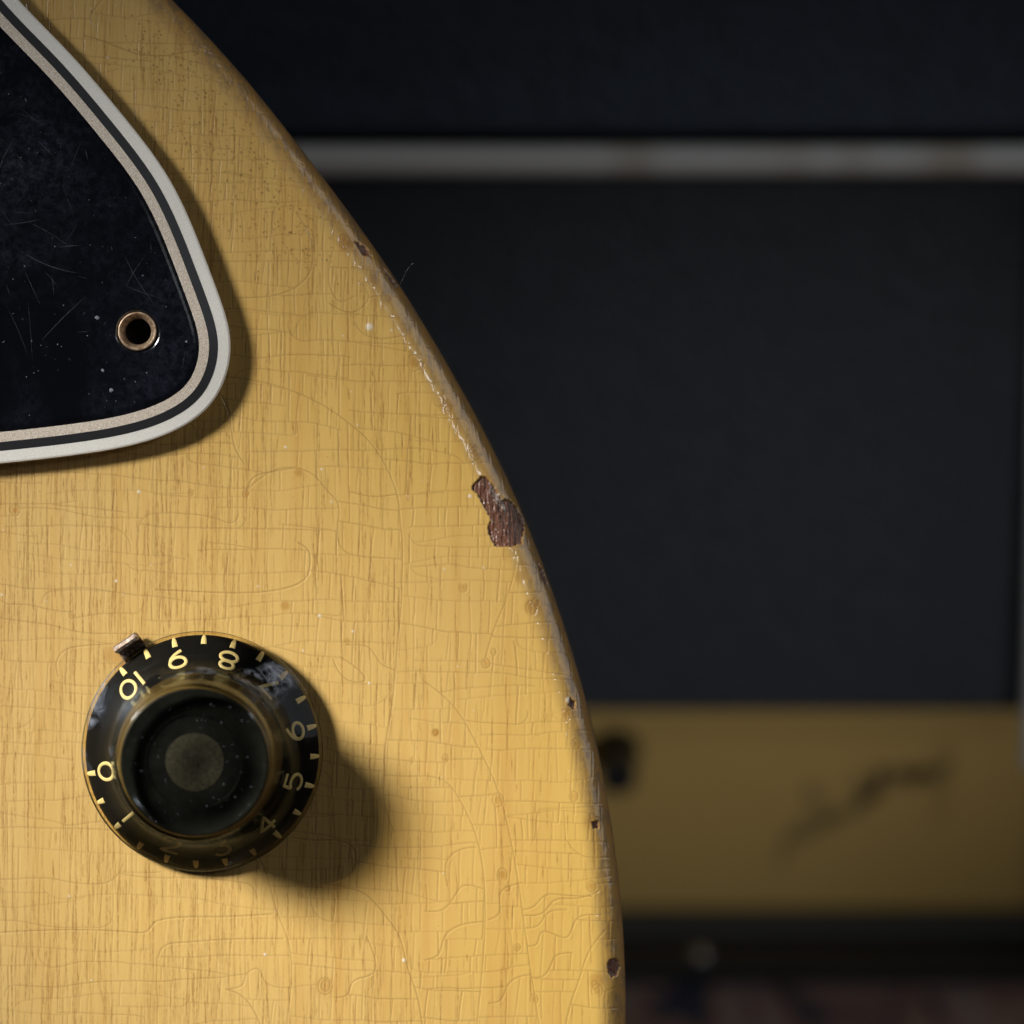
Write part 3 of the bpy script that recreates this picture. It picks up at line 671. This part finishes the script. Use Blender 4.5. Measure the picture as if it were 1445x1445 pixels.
aw = N('amber_knob_wall'); v = aw.coord((1, 1, 1)); aw.set(Base_Color=aw.mix(aw.noise(v, 240, 2, .5), (.055, .038, .012), (.15, .105, .038)), Roughness=.35)
lathe('amber_wall', [(r * MM, h * MM) for r, h in [(8.66, 5.55), (8.5, 6.4), (8.15, 9.2), (7.86, 11.8), (7.78, 12.55), (7.6, 12.7)]], aw.m, knob, 96, cap=False)
ctm = N('dull_knob_crown'); v = ctm.coord((1, 1, 1)); ctm.set(Base_Color=ctm.mix(ctm.ramp(ctm.noise(v, 500, 5, .75), [(.35, 0.0), (.7, 1.0)]), (.003, .004, .005), (.010, .012, .013)), Roughness=.45, Specular_IOR_Level=.12)
lathe('core_top', [(r * MM, h * MM) for r, h in [(7.62, 12.66), (7.45, 12.76), (7.0, 12.72), (4.9, 12.60), (4.75, 12.5), (3.2, 12.45), (.3, 12.45)]], ctm.m, knob, 96)
dd = N('dusty_shaft_end'); v = dd.coord((1, 1, 1)); dd.set(Base_Color=dd.mix(dd.ramp(dd.noise(v, 3800, 4, .75), [(.35, 0.0), (.75, 1.0)]), (.006, .0065, .006), (.048, .049, .038)), Roughness=.9).bump(dd.noise(v, 3000, 3, .7), .6, .0001)
rv = [(3.0 * (1 + .012 * math.sin(3 * a)), a) for a in np.linspace(0, 2 * math.pi, 49)[:-1]]
mesh_obj('shaft_end', [(r * MM * math.cos(a), -12.49 * MM, r * MM * math.sin(a)) for r, a in rv] + [(0, -12.62 * MM, 0)], [(i, (i + 1) % 48, 48) for i in range(48)], dd.m, knob)
# numerals and ticks: ribbons lying on the core's slope
nmn = N('cream_numeral_paint'); v = nmn.coord((1, 1, 1)); nmn.set(Base_Color=nmn.mix(nmn.noise(v, 1500, 2, .6), (.82, .66, .28), (.92, .84, .52)), Roughness=.5)
cop = np.array(dens(CO, 8)); cot = np.r_[0, np.cumsum(np.hypot(*np.diff(cop, axis=0).T))]
def core_pt(sl, ang, lift=.12):
    r = np.interp(sl, cot, cop[:, 0]); h = np.interp(sl, cot, cop[:, 1]); k = np.interp
    r2 = k(sl + .05, cot, cop[:, 0]); h2 = k(sl + .05, cot, cop[:, 1]); tx, ty = r2 - r, h2 - h; l = math.hypot(tx, ty) or 1
    r += ty / l * lift; h += -tx / l * lift
    return Vector((r * math.sin(ang) * MM, -h * MM, r * math.cos(ang) * MM)), r
def slope_at(h): return float(np.interp(h, cop[:, 1], cot))
def stroke(name, polys, ang0, s0, wid, taper=None):
    V = []; F = []
    for pts in polys:
        n = len(pts); b0 = len(V)
        for i, (u, vv2) in enumerate(pts):
            a, b = pts[max(i - 1, 0)], pts[min(i + 1, n - 1)]; tx, ty = b[0] - a[0], b[1] - a[1]; l = math.hypot(tx, ty) or 1
            hw = wid / 2 * (taper(i / (n - 1)) if taper else 1)
            for off, lift in ((-1, .02), (-.55, .09), (.55, .09), (1, .02)):
                uu2, v3 = u - ty / l * hw * off, vv2 + tx / l * hw * off
                sl = s0 + v3; _, r = core_pt(sl, 0); V.append(core_pt(sl, ang0 - uu2 / r, lift)[0])
        for i in range(n - 1):
            for j in range(3): F.append((b0 + 4 * i + j, b0 + 4 * i + j + 1, b0 + 4 * i + 5 + j, b0 + 4 * i + 4 + j))
    return mesh_obj(name, V, F, nmn.m, knob)
def el(cx, cy, rx, ry, a0=0, a1=360, n=22): return [(cx + rx * math.cos(math.radians(a0 + (a1 - a0) * i / n)), cy + ry * math.sin(math.radians(a0 + (a1 - a0) * i / n))) for i in range(n + 1)]
def ln(*p):
    o_ = []
    for a, b in zip(p[:-1], p[1:]): o_ += [(a[0] + (b[0] - a[0]) * i / 6, a[1] + (b[1] - a[1]) * i / 6) for i in range(6)]
    return o_ + [p[-1]]
G = {'0': [el(0, 0, .72, 1.1)], '1': [ln((0, -1.1), (0, 1.1))],
     '2': [el(0, .45, .68, .65, 160, -35) + ln((.4, -.15), (-.75, -1.1), (.8, -1.1))],
     '3': [ln((-.62, 1.1), (.62, 1.1), (-.02, .28)) + el(0, -.42, .7, .68, 80, -150)],
     '4': [ln((.3, -1.1), (.3, 1.1), (-.8, -.45), (.8, -.45))],
     '5': [ln((.6, 1.1), (-.5, 1.1), (-.6, .1)) + el(0, -.38, .72, .72, 140, -145)],
     '6': [smooth([(.45, 1.1), (-.1, .75), (-.55, .2), (-.7, -.35)], 10).tolist() + el(0, -.4, .7, .7, 175, -185)],
     '7': [ln((-.75, 1.1), (.72, 1.1), (-.15, -1.1))],
     '8': [el(0, .56, .58, .54, -90, 270), el(0, -.52, .74, .60, 90, 450)],
     '9': [smooth([(-.45, -1.1), (.1, -.75), (.55, -.2), (.7, .35)], 10).tolist() + el(0, .4, .7, .7, -5, 355)]}
A10 = math.radians(-44.2); STEP = math.radians(30.32)
sN = slope_at(3.02); sT = slope_at(1.72)
for n in range(11):
    ang = A10 + STEP * (10 - n)
    if n == 10:
        polys = [[(u - .75, v2) for u, v2 in p] for p in G['1']] + [[(u + .62, v2) for u, v2 in p] for p in G['0']]
    else: polys = G[str(n)]
    polys = [[(u * 1.24, v2 * .92) for u, v2 in p] for p in polys]
    stroke('numeral', polys, ang, sN, .37)
for k in range(21):
    ang = A10 + STEP * k / 2; L = random.uniform(.55, .75)
    stroke('tick_mark', [[(0, -L), (0, -L * .5), (0, 0), (0, L * .6), (0, L)]], ang, sT, .58, lambda t: .55 + .45 * min(1, t * 1.6))
# dust on the knob's crown
V = []; F = []
for it in range(90):
    a = random.uniform(0, 2 * math.pi); r = 7.4 * math.sqrt(random.random()); rr = random.choice((.015, .02, .025, .035, .05)); b0 = len(V); h = 13.56 if r < 6.8 else 13.8
    for k in range(5): t = 2 * math.pi * k / 5; V.append(((r * math.cos(a) + rr * math.cos(t) * random.uniform(.5, 1.4)) * MM, -(h) * MM, (r * math.sin(a) + rr * math.sin(t)) * MM))
    F.append(tuple(range(b0, b0 + 5)))
so = mesh_obj('dust_speck', V, F, dsm.m, knob); tag(so, kind='stuff')
# pointer washer: ring under the knob with an arm whose tip is folded up
rm = N('rusty_pointer_steel'); v = rm.coord((1, 1, 1)); nz = rm.noise(v, 2200, 4, .7)
rm.set(Base_Color=rm.mix(rm.ramp(nz, [(.4, 0.0), (.62, 1.0)]), (.085, .05, .03), (.26, .22, .19)), Metallic=.7, Roughness=rm.math('ADD', .22, rm.math('MULTIPLY', nz, .3))).bump(nz, .5, .0001)
a0 = math.radians(-34.5); e_ = Vector((math.sin(a0), 0, math.cos(a0))); t_ = Vector((math.cos(a0), 0, -math.sin(a0)))
bmp = bmesh.new()
def prism(sec, half):
    lo = [bmp.verts.new((e_ * r + Vector((0, -h, 0)) - t_ * half) * MM) for r, h in sec]; hi = [bmp.verts.new((e_ * r + Vector((0, -h, 0)) + t_ * half) * MM) for r, h in sec]; n = len(sec)
    for i in range(n): bmp.faces.new((lo[i], lo[(i + 1) % n], hi[(i + 1) % n], hi[i]))
    bmp.faces.new(lo[::-1]); bmp.faces.new(hi)
prism([(3, .1), (13.5, .1), (14.0, .2), (14.3, .5), (14.35, 1.0), (14.35, 2.5), (14.25, 2.8), (13.9, 2.92), (13.6, 2.85), (13.5, 2.6), (13.5, 1.1), (13.4, .8), (13.1, .6), (3, .6)], 1.4)
bmesh.ops.recalc_face_normals(bmp, faces=bmp.faces[:]); bmesh.ops.bevel(bmp, geom=[e for e in bmp.edges if e.calc_face_angle(0) > 1.2], offset=.00012, segments=2, affect='EDGES')
m = bpy.data.meshes.new('pointer'); bmp.to_mesh(m); bmp.free(); m.materials.append(rm.m)
po = bpy.data.objects.new('pointer', m); COL.objects.link(po); po.parent = knob; po['label'] = 'rusty folded metal pointer under the knob'

# ------------------------------------------------------------------ a fine hair of lint on the guitar's edge
hm = N('grey_lint'); hm.set(Base_Color=(.35, .35, .36), Roughness=.6)
hp = [gw(a, b, h) for a, b, h in smooth([(562, 404, 0), (568, 391, 0), (574, 378, 0), (582, 369, 0)], 10).tolist()] if False else [gw(a, b, -2.6) for a, b in smooth([(560, 404), (568, 391), (574, 379), (582, 369)], 12)]
o0 = hp[0]
lint = tube('lint_fibre', hp, (.000008), hm.m, None, o0, 5); lint.location = o0
tag(lint, 'tiny pale hair of lint sticking out from the guitar edge', 'lint')
